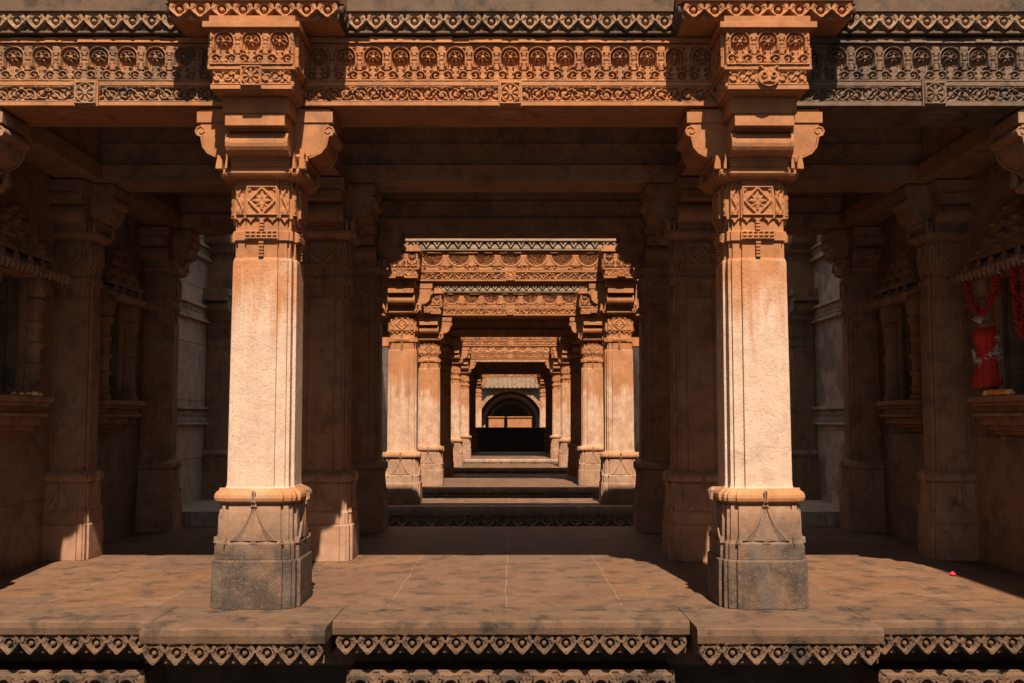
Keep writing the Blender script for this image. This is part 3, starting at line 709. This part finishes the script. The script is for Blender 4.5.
# red cloth wrapped on the colonette
cl = MB(); rings = []
cyc = 6.40+.25+.055; cxc = WX-.055
for i in range(26):
    t = i/25; z = 1.62-t*.40; wv = .072+.012*math.sin(t*9)+.02*(t > .75)*(t-.75)*4 - .03*max(0, .12-t)/.12
    rings.append([(cxc+(wv+.010*math.sin(k*2.4+t*5))*math.cos(2*PI*k/40), cyc+(wv*1.02+.010*math.sin(k*2.4+t*5))*math.sin(2*PI*k/40), z+.02*math.sin(2*PI*k/40+1)*(1 if i > 20 else .3)) for k in range(40)])
cl.loft(rings); cr = empty('red_cloth', (cxc, cyc, 1.25)); tag(cr, 'bright red cloth wrapped round the right niche colonette with white tinsel trim', 'cloth')
o = cl.build('cloth_wrap', M['red'], cr, 0, True); o.location = (-cxc, -cyc, -1.25)
t = MB()
for _ in range(90):
    a = random.uniform(PI*.75, PI*1.75); s = random.random()
    if s < .6: z = 1.40+.03*math.sin(a*3)+random.uniform(-.02, .02)
    else: z = random.uniform(1.37, 1.54); a = PI*1.60+random.uniform(-.2, .2)
    p = Vector((cxc+.090*math.cos(a), cyc+.090*math.sin(a), z)); d = Vector((random.uniform(-1, .4), random.uniform(-1, 1), random.uniform(-1, 1))).normalized()*.022
    t.tube([p-d, p, p+d], [.001, .0028, .001], 4)
for _ in range(14):
    p = Vector((cxc-.06, cyc-.03, 1.63)); d = Vector((random.uniform(-.8, .2), random.uniform(-1, 1), random.uniform(.1, 1.2))).normalized()*.06; t.tube([p, p+d], [.004, .0015], 4)
o = t.build('tinsel_trim', M['tinsel'], cr); o.location = (-cxc, -cyc, -1.25); o['label'] = 'white tinsel trim'; o['kind'] = 'stuff'
# fallen petals on the floor
for i, (x, y, r_) in enumerate(((2.80, 6.40, .020), (2.93, 6.22, .008))):
    m = MB()
    for k in range(6):
        a = k*PI/3; m.ball((math.cos(a)*r_*.5, math.sin(a)*r_*.5, r_*.55), r_*.55, 5, 7, (1, 1, .8))
    m.ball((0, 0, r_*.9), r_*.5, 5, 7); o = m.build('fallen_blossom', M['pink'], None, 0, True); o.location = (x, y, 0)
    tag(o, ('small magenta blossom fallen on the floor at the right', 'tiny magenta petal scrap on the floor nearest the right wall')[i], 'flower')

# ------------------------------------------------------------------ pavilions down the passage
ZL = {0: .11, 1: .10}
for i, (y, z, nm) in enumerate(PAV):
    yf = y-.18; back = {0: 13.15, 1: 19.9, 2: 24.6, 3: 33.7, 4: 41.6}[i]
    cell = (.006, .008, .014, .016, .02)[i]; lz = z+(.047, .09, .09, .09, .09)[i]
    lintel(-PX+.215, PX-.22, yf, lz, M['carved'], f'carved lintel with half-round lotus frieze across the {nm}', lotus=True, cell=cell, med=False)
    for sx, sn in ((-1, 'left'), (1, 'right')):
        if i < 2: lintel(*sorted((sx*(PX+.215), sx*WX)), yf, lz, M['carved'], f'carved side lintel over the {sn} bay of the {nm}' if sx < 0 else f'carved side lintel over the {sn} bay of the {nm}', lotus=True, cell=.02, med=False)
        else: beam(*sorted((sx*(PX+.1), sx*WX)), yf, yf+.4, f'plain stone beam over the {sn} bay of the {nm}', lz, mat=M['carved'])
    if i < 3:
        cornice(-WX, WX, yf-.05, lz, f'zigzag carved cornice above the lintel of the {nm}', M['pale'], p_zig, cell, zb=3.095, H=.10, top=.02)
    else: cornice(-WX, WX, yf-.05, lz, f'carved cornice above the lintel of the {nm}', M['carved'], p_zig, cell, zb=3.11, H=.09, top=.05)
    roof(y-.05, back, lz, z+3.9 if i < 4 else 3.6)
    fb = back
    m = MB().box(-WX-.02, WX+.02, yf-.25, fb, z-.35, z); struct(m.build('floor', M['floor']))
    m = MB().box(-WX-.02, WX+.02, yf-.02, fb-.1, -3.6, z-.35); struct(m.build('wall_front_lower', M['dark']))
    if i < 4: edge(-WX, WX, yf-.33, f'floor edge slab with leaf carving at the foot of the {nm}', yf-.25, z, .11 if i == 0 else .09, .14 if i == 0 else .11, cell, T=.17 if i == 0 else .16, mat=M['greypil'])
    if i == 3: beam(-WX, WX, 33.2, 33.6, 'plain dark beam over the back pillars of the fifth pavilion', z-.1)
    if i == 1: beam(-WX, WX, 19.32, 19.68, 'plain dark beam over the back pillars of the third pavilion', z)

# parapet and arches at the end
m = MB().box(-WX, WX, 36.0, 36.25, -3.6, .66).box(-WX, WX, 35.96, 36.3, .63, .69)
struct(m.build('wall_end_parapet', M['dark'], None, .01))
def arch(r_in, r_out, y0, y1, zc, mat, label, name='stone_arch'):
    m = MB(); N = 40; out = []
    for i in range(N):
        a0 = PI*i/N; a1 = PI*(i+1)/N
        q = [(r_in*math.cos(a0), zc+r_in*math.sin(a0)), (r_out*math.cos(a0), zc+r_out*math.sin(a0)), (r_out*math.cos(a1), zc+r_out*math.sin(a1)), (r_in*math.cos(a1), zc+r_in*math.sin(a1))]
        m.prism(q, lambda a, b, t: (a, t, b), y0, y1)
    for s in (-1, 1):
        a, b = sorted((s*r_in, s*r_out)); m.box(a, b, y0, y1, -3, zc)
    return tag(m.build(name, mat), label, 'arch')
arch(1.50, 1.66, 46.3, 47.0, .78, M['inner'], 'outermost of three nested stone arches at the far end')
arch(1.20, 1.36, 47.1, 48.0, .80, M['greypil'], 'middle one of the three nested stone arches at the far end')
arch(.98, 1.10, 48.1, 49.4, .74, M['greypil'], 'innermost of three nested stone arches at the far end')
m = MB().box(-3.5, 3.5, 50, 50.3, -3.6, 2.9); struct(m.build('wall_back', M['dark']))
# spandrel wall around the outer arch
m = MB(); N = 30
for i in range(N):
    a0 = PI*i/N; a1 = PI*(i+1)/N; R_ = 1.66
    m.prism([(R_*math.cos(a0), .78+R_*math.sin(a0)), (R_*math.cos(a0), 2.55), (R_*math.cos(a1), 2.55), (R_*math.cos(a1), .78+R_*math.sin(a1))], lambda a, b, t: (a, t, b), 46.5, 47.0)
m.box(-3.6, -1.66, 46.5, 47, -3.6, 2.55).box(1.66, 3.6, 46.5, 47, -3.6, 2.55)
struct(m.build('wall_spandrel', M['blue']))
m = MB().box(-3.6, 3.6, 46.05, 47.0, 2.42, 3.5)
for k in range(34): m.box(-3.5+.21*k, -3.5+.21*k+.05, 45.96, 46.05, 2.46, 3.3)
struct(m.build('wall_back_upper', M['pale']))
struct(MB().box(-3.6, 3.6, 46.9, 50.2, 2.5, 2.75).build('ceiling', M['dark']))
for i, (x0, x1) in enumerate(((-1.0, -.30), (-.15, .95))):
    m = MB().box(x0, x1, 45.4, 45.8, -3.6, 1.05).box(x0-.03, x1+.03, 45.35, 45.85, 1.05, 1.10)
    o = m.build('stone_block', M['carved'], None, .01); tag(o, ('short sunlit stone block below the far arches, left', 'longer sunlit stone block below the far arches, right')[i], 'block')
# bottom of the well
m = MB().box(-3.9, 3.9, -4, 50, -3.8, -3.6); struct(m.build('floor_lower', M['dark']))
